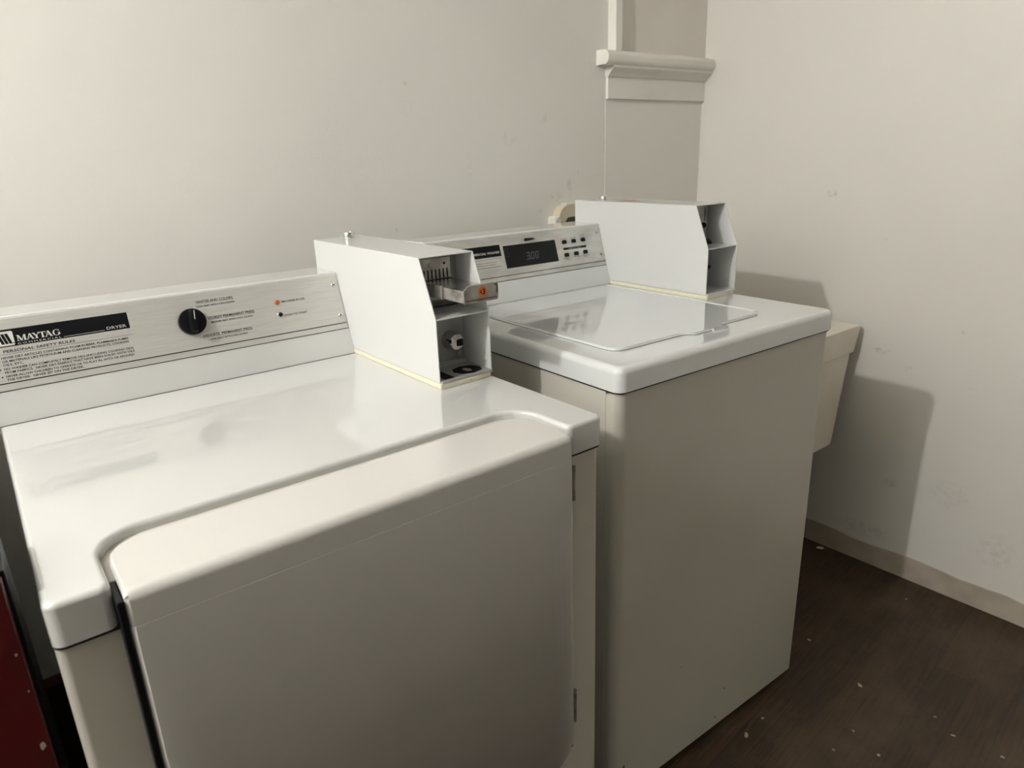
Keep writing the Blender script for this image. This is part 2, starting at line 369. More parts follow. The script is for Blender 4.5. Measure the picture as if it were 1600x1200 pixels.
def screw(parent, F, u, v, r=.0046):
    bm = bmesh.new(); mt = F @ Matrix.Translation((u, v, .0013))
    lathe(bm, [(r, 0), (r, .0008), (r*.75, .0019), (r*.3, .0024), (0, .0025)], 18, mt)
    add_box(bm, -r*.55, r*.55, -r*.1, r*.1, .0021, .0027, 0, 1, mt @ Matrix.Rotation(random.uniform(0, 3), 4, 'Z'), mi=1)
    add_box(bm, -r*.1, r*.1, -r*.55, r*.55, .0021, .0027, 0, 1, mt @ Matrix.Rotation(random.uniform(0, 3), 4, 'Z'), mi=1)
    return fin('panel_screw', bm, [M_chrome, M_hole], parent, 40)

# ---------------------------------------------------------------- coin boxes
def coin_housing(root, T):
    """sheet metal housing, open at the front, upper opening sloped"""
    bm = bmesh.new()
    pts = [(.711, T+.009), (.711, T+.209), (.3024, T+.209), (.2629, T+.1144), (.2629, T+.009)]
    A, B, fs = prism(bm, pts, XA, XB, 'x')
    bm.faces.ensure_lookup_table()
    # open the two front faces
    kill = [f for f in bm.faces if abs(f.normal.x) < .1 and all(v.co.y < .31 for v in f.verts)]
    bmesh.ops.recalc_face_normals(bm, faces=bm.faces)
    kill = [f for f in bm.faces if all(v.co.y < .31 for v in f.verts)]
    bmesh.ops.delete(bm, geom=kill, context='FACES_ONLY')
    o = fin('coin_box', bm, M_box, root, 30, False)
    o.modifiers.clear()
    s = o.modifiers.new('s', 'SOLIDIFY'); s.thickness = .0026; s.offset = -1; s.use_even_offset = True
    b = o.modifiers.new('b', 'BEVEL'); b.width = .0011; b.segments = 3; b.limit_method = 'ANGLE'; b.angle_limit = math.radians(30)
    q = o.modifiers.new('wn', 'WEIGHTED_NORMAL'); q.keep_sharp = False
    # pad under the box, its front ends cut back
    bm = bmesh.new()
    prism(bm, [(XA-.001, .706), (XA-.001, .2575), (XA+.07, .2575), (XB-.004, .262), (XB+.0005, .27), (XB+.0005, .706)], T, T+.0085, 'z')
    e = [e for e in bm.edges]; bmesh.ops.bevel(bm, geom=e, offset=.0012, segments=2, affect='EDGES')
    fin('base_pad', bm, M_cream, o)
    xi0, xi1 = XA+.0027, XB-.0027
    # shelf and inner face plates
    bm = bmesh.new(); add_box(bm, xi0, xi1, .2635, .345, T+.1125, T+.1148, .0005, 1); fin('shelf', bm, M_box, o)
    return o, xi0, xi1
def top_lock(o, x, y, z):
    bm = bmesh.new(); mt = Matrix.Translation((x, y, z))
    lathe(bm, [(.0105, 0), (.0108, .0015), (.0100, .003), (.0118, .004), (.0118, .0085), (.0100, .0118), (.0078, .0122), (.0072, .0095), (0, .0095)], 28, mt)
    k = fin('top_lock', bm, M_chrome, o, 35)
    return k
def barrel_lock(o, x, y, z, r=.0135):
    bm = bmesh.new(); mt = Matrix.Translation((x, y, z)) @ Matrix.Rotation(math.radians(90), 4, 'X')
    lathe(bm, [(r*1.05, 0), (r*1.05, .006), (r*1.0, .012), (r*.97, .022), (r*.93, .0248), (r*.84, .0260), (0, .0262)], 32, mt)
    k = fin('coin_vault_lock', bm, M_chromeworn, o, 35)
    bm = bmesh.new()
    m2 = mt @ Matrix.Translation((r*.32, -r*.05, .0262))
    prism(bm, rrect(-r*.42, r*.42, -r*.42, r*.35, r*.15, 3), -.0006, .0006, 'z', m2); fin('keyway', bm, M_hole, o, 0)
    bm = bmesh.new(); add_box(bm, -r*.95, -r*.75, r*.0, r*.42, .012, .0262, .0004, 1, mt); fin('lock_notch', bm, M_hole, o, 0)

# dryer --------------------------------------------------------------------------------
dry = empty('clothes_dryer', (0, 0, 0))
tag(dry, 'coin-operated clothes dryer with orange price sticker on its pushed-out coin slide, nearest the camera', 'dryer')
T = H; W = .685
# cabinet
bm = bmesh.new()
prism(bm, rounded([(.001, .008), (W-.001, .008), (W-.001, .70), (.001, .70)], [.009, .009, .004, .004], 6), .03, T-.0478, 'z')
es = [e for e in bm.edges if abs(e.verts[0].co.z-e.verts[1].co.z) < 1e-5 and e.verts[0].co.z > .5]
bmesh.ops.bevel(bm, geom=es, offset=.003, segments=2, affect='EDGES')
cab = fin('cabinet', bm, M_body, dry)
bm = bmesh.new(); prism(bm, rounded([(.0004, .69), (.0004, .0012), (W-.0004, .0012), (W-.0004, .69)], [0, .011, .011, 0], 6), T-.0478, T-.0440, 'z'); fin('lid_seam', bm, M_hole, dry, 0)
for fx in (.06, W-.06):
    for fy in (.07, .64):
        bm = bmesh.new(); lathe(bm, [(.0, 0), (.018, 0), (.018, .012), (.010, .014), (.010, .032), (0, .032)], 16, Matrix.Translation((fx, fy, 0))); fin('foot', bm, M_black, dry)
# top with a notch the door bends into
NX0, NX1, NY = .054, .617, .112
outl = [(0, 0), (NX0, 0), (NX0, NY), (NX1, NY), (NX1, 0), (W, 0), (W, .705), (0, .705)]
outl = rounded(outl, [.012, .010, .048, .048, .010, .012, .006, .006], 10)
bm = bmesh.new(); A, B, fs = prism(bm, outl, T-.0445, T, 'z')
bmesh.ops.recalc_face_normals(bm, faces=bm.faces)
es = [e for e in bm.edges if e.verts[0].co.z > T-.001 and e.verts[1].co.z > T-.001]
es += [e for e in bm.edges if e.verts[0].co.z < T-.04 and e.verts[1].co.z < T-.04]
bmesh.ops.bevel(bm, geom=[e for e in es if e.verts[0].co.z > T-.001], offset=.0105, segments=6, profile=.5, affect='EDGES', clamp_overlap=True)
bmesh.ops.triangulate(bm, faces=[f for f in bm.faces if len(f.verts) > 6])
fin('top_panel', bm, M_top, dry, 40)
# the door: a horizontal shelf flush with the top, rolled over into the front
def door_strip(x0, x1, prof, name, m):
    pass
# box behind the door hiding the void: recess liner
bm = bmesh.new(); add_box(bm, .05, .62, .028, .125, T-.05, T-.012, .001, 1); fin('door_recess', bm, M_body, dry)
bm = bmesh.new(); add_box(bm, .0535, .0599, -.0152, .0278, T-.560, T-.012, .001, 1); fin('door_gap_shade', bm, M_black, dry)  # black slab standing in for the dark gap left of the door
bm = bmesh.new(); add_box(bm, .6115, .6160, -.006, .0078, T-.555, T-.047, .0005, 1); fin('door_gap_shade', bm, M_black, dry)  # black strip imitating the shade along the door's hinge edge
DX0, DX1, DF = .060, .611, -.016
DZ0 = T-.572
bm = bmesh.new()
# profile along (y,z) from back of top lip to the bottom of the face
R_ = .010
prof = [(.100, T-.0095), (.0985, T-.0065), (.094, T-.0052), (.090, T-.0052), (DF+R_+.004, T-.0052), (DF+R_, T-.0052)]
for k in range(1, 9):
    a = math.radians(90*k/9); prof.append((DF+R_-R_*math.sin(a), T-.0052-R_+R_*math.cos(a)))
prof += [(DF, T-.0052-R_), (DF, T-.0052-R_-.004), (DF, T-.0402), (DF+.0005, T-.0410), (DF, T-.0418), (DF, DZ0)]
NXS = 40
import bisect
# x stations: closer at the rounded ends
xsn = [0, .004, .010, .018, .028, .040, .060] + [.1+i*.04 for i in range(0, 9)]
full = DX1-DX0
xs = sorted(set([round(v, 5) for v in xsn] + [round(full-v, 5) for v in xsn if full-v > .4]))
rc = .045; rb = .06
def end_trim(x):
    """how far back the top lip reaches and how low the face hangs at x (rounded corners)"""
    e = min(x, full-x)
    back = 0 if e >= rc else rc-math.sqrt(max(0, rc*rc-(rc-e)**2))
    low = 0 if e >= rb else rb-math.sqrt(max(0, rb*rb-(rb-e)**2))
    return back, low
grid = []
for x in xs:
    back, low = end_trim(x); col = []
    for (y, z) in prof:
        if z > T-.012 and y > .05: y2 = y-back
        else: y2 = y
        z2 = z if z > DZ0+.001 else z+low
        e = min(x, full-x); rnd = 0 if e > .004 else .0025*(1-e/.004)
        if y2 <= DF+.002: col.append((DX0+x, y2+rnd, z2))
        else: col.append((DX0+x, y2, z2-rnd))
    grid.append(col)
vv = [[bm.verts.new(c) for c in col] for col in grid]
for a, b in zip(vv, vv[1:]):
    for k in range(len(prof)-1): bm.faces.new((a[k], b[k], b[k+1], a[k+1]))
bmesh.ops.recalc_face_normals(bm, faces=bm.faces)
if sum(f.normal.y*f.calc_area() for f in bm.faces) > 0: bmesh.ops.reverse_faces(bm, faces=bm.faces)
me = bpy.data.meshes.new('door'); bm.to_mesh(me); bm.free()
door = link('door', me, M_door, dry, 30)
door.modifiers.clear()
s = door.modifiers.new('s', 'SOLIDIFY'); s.thickness = .006; s.offset = -1
# inner pan that fills the door's depth
bm = bmesh.new(); prism(bm, rounded([(DX0+.012, DZ0+.012), (DX1-.010, DZ0+.012), (DX1-.010, T-.02), (DX0+.012, T-.02)], [.05, .05, .004, .004], 8), DF+.0062, .0078, 'y'); fin('inner_pan', bm, M_greyplug, door)
for hz0, hz1 in ((T-.108, T-.056), (T-.500, T-.440)):
    bm = bmesh.new(); hx = .6160
    for q, (a, b) in enumerate(((hz0, hz0+(hz1-hz0)*.27), (hz0+(hz1-hz0)*.29, hz0+(hz1-hz0)*.93), (hz0+(hz1-hz0)*.94, hz1))):
        lathe(bm, [(0, a), (.0040, a), (.0040, b), (0, b)], 14, Matrix.Translation((hx, -.0095, 0)))
    add_box(bm, hx-.001, hx+.001, -.0095, .009, hz0, hz1, .0004, 1)
    h = fin('hinge', bm, M_zinc, door); h['label'] = 'dark metal hinge'
cons, F = console(dry, T, .001, M_top, M_steel)
# name plate and printing
pl = .0016
bm = bmesh.new(); prism(bm, rrect(.0145, .2025, .1152, .1415, .0012, 3), .0010, pl, 'z', F)
plate = fin('name_plate', bm, M_inkblack, dry, 0)
bm = bmesh.new(); Z = pl+.0002
# badge with three slanted bars
flat_poly(bm, rrect(.0225, .0462, .1168, .1385, .0022, 4), F, Z)
finflat('badge', bm, M_inkwhite, plate)
bm = bmesh.new()
for k in range(3):
    x = .0258+k*.0048
    flat_poly(bm, [(x+.0042, .1195), (x+.0080, .1195), (x+.0040, .1350), (x+.0002, .1350)], F, Z+.0002)
flat_poly(bm, [(.0436, .1195), (.0462, .1195), (.0462, .1205), (.0436, .1205)], F, Z+.0002)
finflat('badge_bars', bm, M_inkblack, plate)
def stroke(bm, p, q, w, F, z):
    flat_poly(bm, [(p[0]-w/2, p[1]), (p[0]+w/2, p[1]), (q[0]+w/2, q[1]), (q[0]-w/2, q[1])], F, z)
def serif_word(bm, x0, x1, base, cap, F, z):
    """M A Y T A G in upright roman capitals: thick and thin strokes with slab serifs"""
    tot = 5.62; sx = (x1-x0)/tot
    def X(u): return x0+u*sx
    def Yv(v): return base+v*cap
    zz = [z]
    def st(a, b, c, d, w): zz[0] += 2e-6; stroke(bm, (X(a), Yv(b)), (X(c), Yv(d)), w*sx, F, zz[0])
    def br(a, b, v, h=.07): zz[0] += 2e-6; flat_poly(bm, [(X(a), Yv(v)), (X(b), Yv(v)), (X(b), Yv(v+h)), (X(a), Yv(v+h))], F, zz[0])
    th, tn = .24, .09
    # M
    st(.16, 0, .16, 1, tn); st(.62, 0, .22, 1, th); st(.60, 0, .98, 1, tn); st(1.04, 0, 1.04, 1, th)
    br(0, .32, 0); br(0, .3, .93); br(.85, 1.25, 0); br(.9, 1.22, .93)
    # A
    o = 1.22
    st(o+.10, 0, o+.46, 1, tn); st(o+.82, 0, o+.46, 1, th); br(o+.22, o+.72, .30, .08); br(o-.02, o+.28, 0); br(o+.62, o+1.02, 0)
    # Y
    o = 2.02
    st(o+.5, .42, o+.14, 1, th); st(o+.5, .42, o+.84, 1, tn); st(o+.5, 0, o+.5, .46, th); br(o+.3, o+.7, 0); br(o-.04, o+.34, .93); br(o+.68, o+.98, .93)
    # T
    o = 2.86
    st(o+.45, 0, o+.45, 1, th); br(o+.02, o+.88, .92, .08); br(o+.25, o+.65, 0); st(o+.05, .70, o+.05, 1, .07); st(o+.85, .70, o+.85, 1, .07)
    # A
    o = 3.60
    st(o+.10, 0, o+.46, 1, tn); st(o+.82, 0, o+.46, 1, th); br(o+.22, o+.72, .30, .08); br(o-.02, o+.28, 0); br(o+.62, o+1.02, 0)
    # G
    o = 4.62; cx, cy_ = .5, .5
    n_ = 22; outer, inner = [], []
    for k in range(n_+1):
        a = math.radians(48+ (322-48)*k/n_)
        outer.append((X(o+cx+.50*math.cos(a)), Yv(cy_+.53*math.sin(a))))
        wdt = .10+.14*abs(math.cos(a))
        inner.append((X(o+cx+(.50-wdt)*math.cos(a)), Yv(cy_+(.53-.08)*math.sin(a))))
    for k in range(n_): flat_poly(bm, [outer[k], outer[k+1], inner[k+1], inner[k]], F, z)
    st(o+.86, .08, o+.86, .44, .22); br(o+.62, o+1.0, .42); st(o+.88, .68, o+.86, .98, .06)
bm = bmesh.new()
serif_word(bm, .0495, .1060, .1217, .0088, F, Z)
text_polys(bm, 'COMMERCIAL', .0495, .1166, .0027, F, .1062, Z, space=1.35)
text_polys(bm, 'DRYER', .1692, .1180, .0045, F, .1975, Z)
flat_poly(bm, [(.1092, .1174), (.1660, .1174), (.1660, .1179), (.1092, .1179)], F, Z)
finflat('name_lettering', bm, M_inkwhite, plate)
bm = bmesh.new(); Z = .0016
text_polys(bm, 'PERSONAL SAFETY RULES', .0290, .1068, .0040, F, .1222, Z, bold=.012, skew=.12)
def rule(x0, x1, v, h=.0004): flat_poly(bm, [(x0, v-h/2), (x1, v-h/2), (x1, v+h/2), (x0, v+h/2)], F, Z)
rule(.0150, .2028, .1044)
small = [('NEVER DRY ARTICLES CONTAINING FOAM RUBBER, FLAMMABLE FUMES', .0245, .1960, .0978), ('OR MATERIALS LIKE PETROLEUM AND CLEANING PRODUCTS, COOKING', .0245, .1955, .0925),
         ('OILS, ETC.', .0245, .0500, .0872), ('NO WASHER CAN COMPLETELY REMOVE OILS (INCLUDING COOKING OILS)', .0245, .1995, .0812),
         ('FROM FABRICS.  NEVER DRY FABRICS THAT HAVE BEEN SOILED WITH OILS', .0245, .1998, .0760), ('NEVER ALLOW CHILDREN TO OPERATE OR TO PLAY IN, WITH OR AROUND', .0245, .1985, .0702),
         ('THE DRYER.  NEVER SIT ON THE DRYER.', .0245, .1250, .0650)]
for s, a, b, v in small: text_polys(bm, s, a, v, .0033, F, b, Z, bold=.014)
for v in (.0990, .0826, .0716): flat_poly(bm, [(.0200+.0011*math.cos(t*math.pi/4), v+.0011*math.sin(t*math.pi/4)) for t in range(8)], F, Z)
finflat('safety_rules_print', bm, M_inkblack, cons)
for s, s2, a, b, v, v2, a2, b2 in (('WHITES AND COLORS', 'HIGH HEAT WITH COOL DOWN', .3105, .3730, .1392, .1328, .3100, .3745),
                           ('STURDY PERMANENT PRESS', 'MEDIUM HEAT WITH COOL DOWN', .3240, .4040, .1092, .1028, .3276, .3992),
                           ('DELICATE  PERMANENT PRESS', 'LOW HEAT WITH COOL DOWN', .3093, .3935, .0800, .0740, .3198, .3832)):
    bm = bmesh.new(); text_polys(bm, s, a, v, .0040, F, b, Z, bold=.012); rule(a-.001, b+.001, v-.0010, .00035); text_polys(bm, s2, a2, v2-.0012, .0031, F, b2, Z, bold=.012); finflat('dial_print', bm, M_inkblack, cons)
bm = bmesh.new(); text_polys(bm, 'MACHINE IN USE', .4575, .1180, .0036, F, .5010, Z, bold=.012); finflat('status_print', bm, M_inkblack, cons); bm = bmesh.new()
text_polys(bm, 'PUSH TO START', .4578, .0925, .0036, F, .5008, Z, bold=.012)
finflat('status_print', bm, M_inkblack, cons)
for u, v in ((.5641, .1374), (.5648, .0771), (.022, .1474)): screw(cons, F, u, v)
# knob
bm = bmesh.new(); mt = F @ Matrix.Translation((.2970, .1090, .0014))
lathe(bm, [(.0225, 0), (.0228, .003), (.0222, .0075), (.0205, .0085), (0, .0085)], 48, mt)
gr = mt @ Matrix.Rotation(math.radians(-6), 4, 'Z')
A, B, fs = prism(bm, rounded([(-.0062, -.0195), (.0062, -.0195), (.0062, .0195), (-.0062, .0195)], .003, 4), .008, .0205, 'z')
for v in B: v.co.x *= .6; v.co.y *= .93
bmesh.ops.transform(bm, matrix=gr, verts=A+B)
knob = fin('selector_knob', bm, M_black, dry, 35); 
bm = bmesh.new(); flat_poly(bm, [(-.0006+.001, .002), (.0006+.001, .002), (.0008+.001, .0175), (-.0006+.001, .0175)], gr, .0207); finflat('pointer_line', bm, M_inkwhite, knob)
bm = bmesh.new(); mt = F @ Matrix.Translation((.4484, .1197, .0014))
lathe(bm, [(.0042, 0), (.0042, .0015), (.0028, .0032), (0, .0038)], 20, mt); lamp_i = fin('indicator_light', bm, M_amber, dry); lamp_i['label'] = 'round amber indicator lens'
bm = bmesh.new(); mt = F @ Matrix.Translation((.4488, .0968, .0014))
lathe(bm, [(.0052, 0), (.0052, .0012), (.0044, .0022), (.0038, .0022), (.0036, .001)], 24, mt); sb = fin('start_button', bm, M_chrome, dry)
bm = bmesh.new(); lathe(bm, [(.0034, .0006), (.0034, .0045), (.0026, .0052), (0, .0053)], 20, mt); fin('button_cap', bm, M_black, sb)

# coin box on the dryer
cb, xi0, xi1 = coin_housing(dry, T)
top_lock(cb, .637, .676, T+.209)
bm = bmesh.new(); add_box(bm, xi0, xi1, .352, .355, T+.115, T+.206, 0); fin('upper_back_plate', bm, M_boxin, cb, 0)
bm = bmesh.new(); add_box(bm, xi0, xi1, .343, .346, T+.009, T+.1125, 0); fin('vault_door', bm, M_boxin, cb, 0)
bm = bmesh.new(); add_box(bm, xi0+.001, xi1-.001, .330, .344, T+.012, T+.020, .001, 2); fin('vault_lip', bm, M_boxin, cb)
bm = bmesh.new(); add_box(bm, xi0, xi1, .258, .346, T+.0085, T+.0126, .0004, 1); fl = fin('box_floor', bm, M_boxin, cb)
# slide mounting bracket: plate with turned right cheek, screws, comb of slots
bm = bmesh.new()
add_box(bm, xi0, .659, .336, .339, T+.128, T+.2005, .001, 2); add_box(bm, .6565, .659, .336, .352, T+.128, T+.2005, .0008, 2)
br_ = fin('slide_bracket', bm, M_zinc, cb)
bm = bmesh.new()
for x, r_ in ((.588, .0022), (.645, .0022)): bm = bmesh.new(); lathe(bm, [(r_, 0), (r_, .0006), (0, .0006)], 14, Matrix.Translation((x, .336, T+.190)) @ Matrix.Rotation(math.radians(90), 4, 'X')); fin('bracket_hole', bm, M_hole, cb)
bm = bmesh.new(); lathe(bm, [(.0035, 0), (.003, .002), (0, .0024)], 16, Matrix.Translation((.617, .336, T+.190)) @ Matrix.Rotation(math.radians(90), 4, 'X')); fin('bracket_screw', bm, M_zinc, cb)
SZ0, SZ1 = T+.1465, T+.1655
for k in range(8):
    x = .5970+k*.0076
    bm = bmesh.new(); add_box(bm, x-.0012, x+.0012, .3352, .3368, SZ1+.001, T+.1815, .0004, 1)
    add_box(bm, x-.0012, x+.0012, .3215, .3352, SZ1-.0002, SZ1+.0006, 0); fin('coin_slot', bm, M_hole, cb, 0)
# the slide itself
bm = bmesh.new(); add_box(bm, .5925, .6535, .2045, .350, SZ0, SZ1, .0012, 2)
add_box(bm, .5895, .5930, .262, .350, SZ0-.001, SZ1+.002, .0008, 1)
sl = fin('coin_slide', bm, M_chromeworn, cb)
bm = bmesh.new(); pts = rounded([(.5920, SZ0-.001), (.6565, SZ0-.001), (.6565, T+.1720), (.6500, T+.1720), (.6490, T+.1730), (.6000, T+.1725), (.5960, T+.1690), (.5920, T+.1660)], [.0005, .004, .0035, .0005, .001, .002, .001, .001], 4)
prism(bm, pts, .2020, .2045, 'y'); bmesh.ops.bevel(bm, geom=list(bm.edges), offset=.0003, segments=1, affect='EDGES'); fin('slide_front', bm, M_zinc, cb)
FS = Matrix(((1, 0, 0, 0), (0, 0, -1, .2019), (0, 1, 0, 0), (0, 0, 0, 1)))
bm = bmesh.new(); flat_poly(bm, [(.6265+.0084*math.cos(t*math.pi/16), T+.1610+.0086*math.sin(t*math.pi/16)) for t in range(32)], FS, .0001); finflat('price_sticker', bm, M_orange, cb)
bm = bmesh.new(); text_polys(bm, '3', .6262, T+.1568, .0085, FS, .6310, .0003, bold=.03); text_polys(bm, '$', .6215, T+.1595, .0045, FS, .6248, .0003, bold=.03)
x = .5945
while x < .6520:
    wd = random.choice((.0009, .0014, .002)); flat_poly(bm, [(x, T+.1492), (x+wd, T+.1492), (x+wd, T+.1506), (x, T+.1506)], FS, .0003); x += wd+.0007
flat_poly(bm, [(.6485, T+.1702), (.6545, T+.1702), (.6545, T+.1688), (.6485, T+.1688)], FS, .0003); flat_poly(bm, [(.6533, T+.1690), (.6546, T+.1690), (.6546, T+.1560), (.6533, T+.1560)], FS, .0003)
finflat('slide_lettering', bm, M_inkblack, cb)
barrel_lock(cb, .650, .343, T+.055, .0155)
bm = bmesh.new(); lathe(bm, [(.007, 0), (.007, .0012), (.0055, .0018), (0, .0018)], 24, Matrix.Translation((.672, .343, T+.0245)) @ Matrix.Rotation(math.radians(90), 4, 'X')); fin('blank_plug', bm, M_boxin, cb)
bm = bmesh.new(); lathe(bm, [(.0050, 0), (.0050, .0008), (.0040, .0012), (0, .0010)], 24, Matrix.Translation((XB-.0026, .276, T+.030)) @ Matrix.Rotation(math.radians(-90), 4, 'Y')); fin('side_plug', bm, M_box, cb)
FF = Matrix.Translation((0, 0, T+.0127))
bm = bmesh.new()
text_polys(bm, '10', .588, .268, .040, FF, .674, .0003, bold=.05); finflat('floor_number', bm, M_inkblack, cb)
bm = bmesh.new(); lathe(bm, [(.0012, 0), (.0012, .0006), (0, .0006)], 10, Matrix.Translation((.634, .2578, T+.0045)) @ Matrix.Rotation(math.radians(90), 4, 'X')); fin('pad_rivet', bm, M_zinc, cb)

# washer -------------------------------------------------------------------------------
ddx, ddy, ddz, dyaw = .7477, .0448, .028, -.0263
cw, sw = math.cos(dyaw), math.sin(dyaw)
wash = empty('washing_machine', (W+ddx-cw*W, ddy-sw*W, 0), dyaw)
tag(wash, 'top-loading coin-operated washing machine with black display and closed lid, between the dryer and the tub', 'washing machine')
T2 = H+ddz; WX0 = W-.638
bm = bmesh.new()
prism(bm, rounded([(WX0+.003, .046), (W-.003, .046), (W-.003, .69), (WX0+.003, .69)], [.001, .001, .01, .01], 5), .03, T2-.0445, 'z')
fin('cabinet', bm, M_washbody, wash)
bm = bmesh.new()
fpts = rounded([(WX0+.003, .0452), (WX0+.003, .016), (W-.003, .016), (W-.003, .0452)], [0, .019, .019, 0], 10)
A, B, fs = prism(bm, fpts, .022, T2-.0452, 'z')
es = [e for e in bm.edges if abs(e.verts[0].co.z-e.verts[1].co.z) < 1e-6 and (e.verts[0].co.y < .045 or e.verts[1].co.y < .045)]
bmesh.ops.bevel(bm, geom=es, offset=.006, segments=4, affect='EDGES')
fin('front_panel', bm, M_washbody, wash)
bm = bmesh.new(); prism(bm, rounded([(WX0+.0012, .69), (WX0+.0012, .0130), (W-.0012, .0130), (W-.0012, .69)], [0, .018, .018, 0], 10), T2-.0455, T2-.0420, 'z'); fin('lid_seam', bm, M_hole, wash, 0)
for fx in (WX0+.05, W-.05):
    for fy in (.08, .63):
        bm = bmesh.new(); lathe(bm, [(0, 0), (.02, 0), (.02, .012), (.010, .014), (.010, .032), (0, .032)], 16, Matrix.Translation((fx, fy, 0))); fin('foot', bm, M_black, wash)
for cx_, cz_, s in ((.081, -.787-ddz, .0045), (.373, -.865-ddz+.028, .0025), (.401, -.801, .003), (.674-.006, -.783, .0028), (.245, -.66, .002)):
    bm = bmesh.new(); zc = cz_+.028+H if False else cz_+H+.0
    flat_poly(bm, [(cx_+s*(.5+.25*random.random())*math.cos(t*math.pi/4+.0), zc+s*1.3*(.7+.5*random.random())*math.sin(t*math.pi/4)) for t in range(8)], Matrix(((1, 0, 0, 0), (0, 0, -1, .0157), (0, 1, 0, 0), (0, 0, 0, 1))), 0)
    o = finflat('chip_mark', bm, M_greyplug, wash); o['label'] = 'small dark chip in the enamel'
# lid cap
bm = bmesh.new()
A, B, fs = prism(bm, rounded([(WX0, .011), (W, .011), (W, .70), (WX0, .70)], [.018, .018, .008, .008], 10), T2-.0426, T2, 'z')
bmesh.ops.recalc_face_normals(bm, faces=bm.faces)
es = [e for e in bm.edges if e.verts[0].co.z > T2-.001 and e.verts[1].co.z > T2-.001]
bmesh.ops.bevel(bm, geom=es, offset=.012, segments=7, profile=.5, affect='EDGES')
bmesh.ops.triangulate(bm, faces=[f for f in bm.faces if len(f.verts) > 6])
fin('top_panel', bm, M_washtop, wash, 40)
# lid, with a bulge where the finger scoop is
zt = T2
lp = [(.112, .086), (.286, .086), (.306, .070), (.385, .070), (.404, .086), (.5345, .086), (.5345, .548), (.112, .548)]
bm = bmesh.new(); prism(bm, rounded(lp, [.026, .010, .008, .008, .010, .026, .010, .010], 6), zt-.001, zt+.0042, 'z')
bmesh.ops.recalc_face_normals(bm, faces=bm.faces)
es = [e for e in bm.edges if e.verts[0].co.z > zt+.003 and e.verts[1].co.z > zt+.003]
bmesh.ops.bevel(bm, geom=es, offset=.0028, segments=3, affect='EDGES')
lid = fin('lid', bm, M_washtop, wash, 40)
bm = bmesh.new()   # grey sheet standing in for the thin shadow line round the lid
prism(bm, rounded([(x+(-.0012 if x < .3 else .0012), y+(-.0012 if y < .3 else .0012)) for x, y in lp], [.026, .010, .008, .008, .010, .026, .010, .010], 6), zt-.001, zt+.0003, 'z'); fin('lid_gap_shade', bm, M_inkgrey, lid, 0)
bm = bmesh.new(); add_box(bm, .5368, .5402, .105, .552, zt-.001, zt+.0056, .0012, 2); add_box(bm, .112, .5402, .5495, .5525, zt-.001, zt+.0050, .0010, 2); fin('lid_rim', bm, M_washtop, wash, 40)
bm = bmesh.new()   # scoop under the lid's front edge
prism(bm, rounded([(.352, .0655), (.395, .0615), (.402, .0815), (.388, .0712), (.352, .0712)], [.001, .009, .004, .003, .001], 6), zt-.0005, zt+.0046, 'z')
bmesh.ops.bevel(bm, geom=[e for e in bm.edges if e.verts[0].co.z > zt+.004 and e.verts[1].co.z > zt+.004], offset=.0018, segments=3, affect='EDGES')
fin('finger_scoop', bm, M_top, wash, 40)
cons2, F2 = console(wash, T2, WX0+.004, M_washtop, M_steel2)
bm = bmesh.new(); prism(bm, rrect(.060, .2478, .1095, .1366, .0012, 3), .0010, .0016, 'z', F2); np2 = fin('name_plate', bm, M_inkblack, wash, 0)
bm = bmesh.new(); text_polys(bm, 'COMMERCIAL WASHER', .150, .1168, .0052, F2, .2445, .0018, bold=.012)
serif_word(bm, .100, .1430, .1205, .0098, F2, .0018); finflat('name_lettering', bm, M_inkwhite, np2)
bm = bmesh.new(); Z = .0016
for v, a, b in ((.1050, .06, .248), (.0915, .1, .226), (.0965, .06, .232), (.0855, .06, .244)):
    if v == .1050: flat_poly(bm, [(a, v), (b, v), (b, v+.0005), (a, v+.0005)], F2, Z)
    else:
        x = a
        while x < b:
            wd = random.uniform(.002, .0035)
            flat_poly(bm, [(x, v), (min(x+wd, b), v), (min(x+wd, b), v+.0013), (x, v+.0013)], F2, Z); x += wd+.0008
finflat('panel_lines', bm, M_inkgrey, cons2)
bm = bmesh.new(); prism(bm, rrect(.2562, .4168, .0780, .1318, .001, 3), .0010, .0020, 'z', F2); disp = fin('display_window', bm, M_lcd, wash, 0)
bm = bmesh.new(); Z = .0022
def seg7(bm, ch, x, v, w_, h_, F, Z):
    t = w_*.16; S = {'3': 'abgcd', '0': 'abcdef'}[ch]; sk = .12
    R = {'a': (0, h_-t, w_, h_), 'g': (0, h_/2-t/2, w_, h_/2+t/2), 'd': (0, 0, w_, t), 'b': (w_-t, h_/2, w_, h_), 'c': (w_-t, 0, w_, h_/2), 'e': (0, 0, t, h_/2), 'f': (0, h_/2, t, h_)}
    for i, k in enumerate(S):
        a, b, c, d = R[k]; flat_poly(bm, [(x+a+sk*b, v+b), (x+c+sk*b, v+b), (x+c+sk*d, v+d), (x+a+sk*d, v+d)], F, Z+i*1e-6)
seg7(bm, '3', .3200, .0930, .0090, .0165, F2, Z); seg7(bm, '0', .3340, .0930, .0090, .0165, F2, Z); seg7(bm, '0', .3470, .0930, .0090, .0165, F2, Z)
flat_poly(bm, [(.3308, .0930), (.3322, .0930), (.3322, .0948), (.3308, .0948)], F2, Z)
finflat('display_digits', bm, M_seg, disp)
bm = bmesh.new()
for a, b, c, d in ((.2600, .1240, .1020, .1024), ): pass
for (a, b, c, d) in ((.2590, .1055, .2595, .1245), (.2690, .1055, .2695, .1245), (.2590, .1245, .2620, .1249), (.2668, .1245, .2695, .1249), (.2590, .1051, .2695, .1055)):
    flat_poly(bm, [(a, b), (c, b), (c, d), (a, d)], F2, Z)
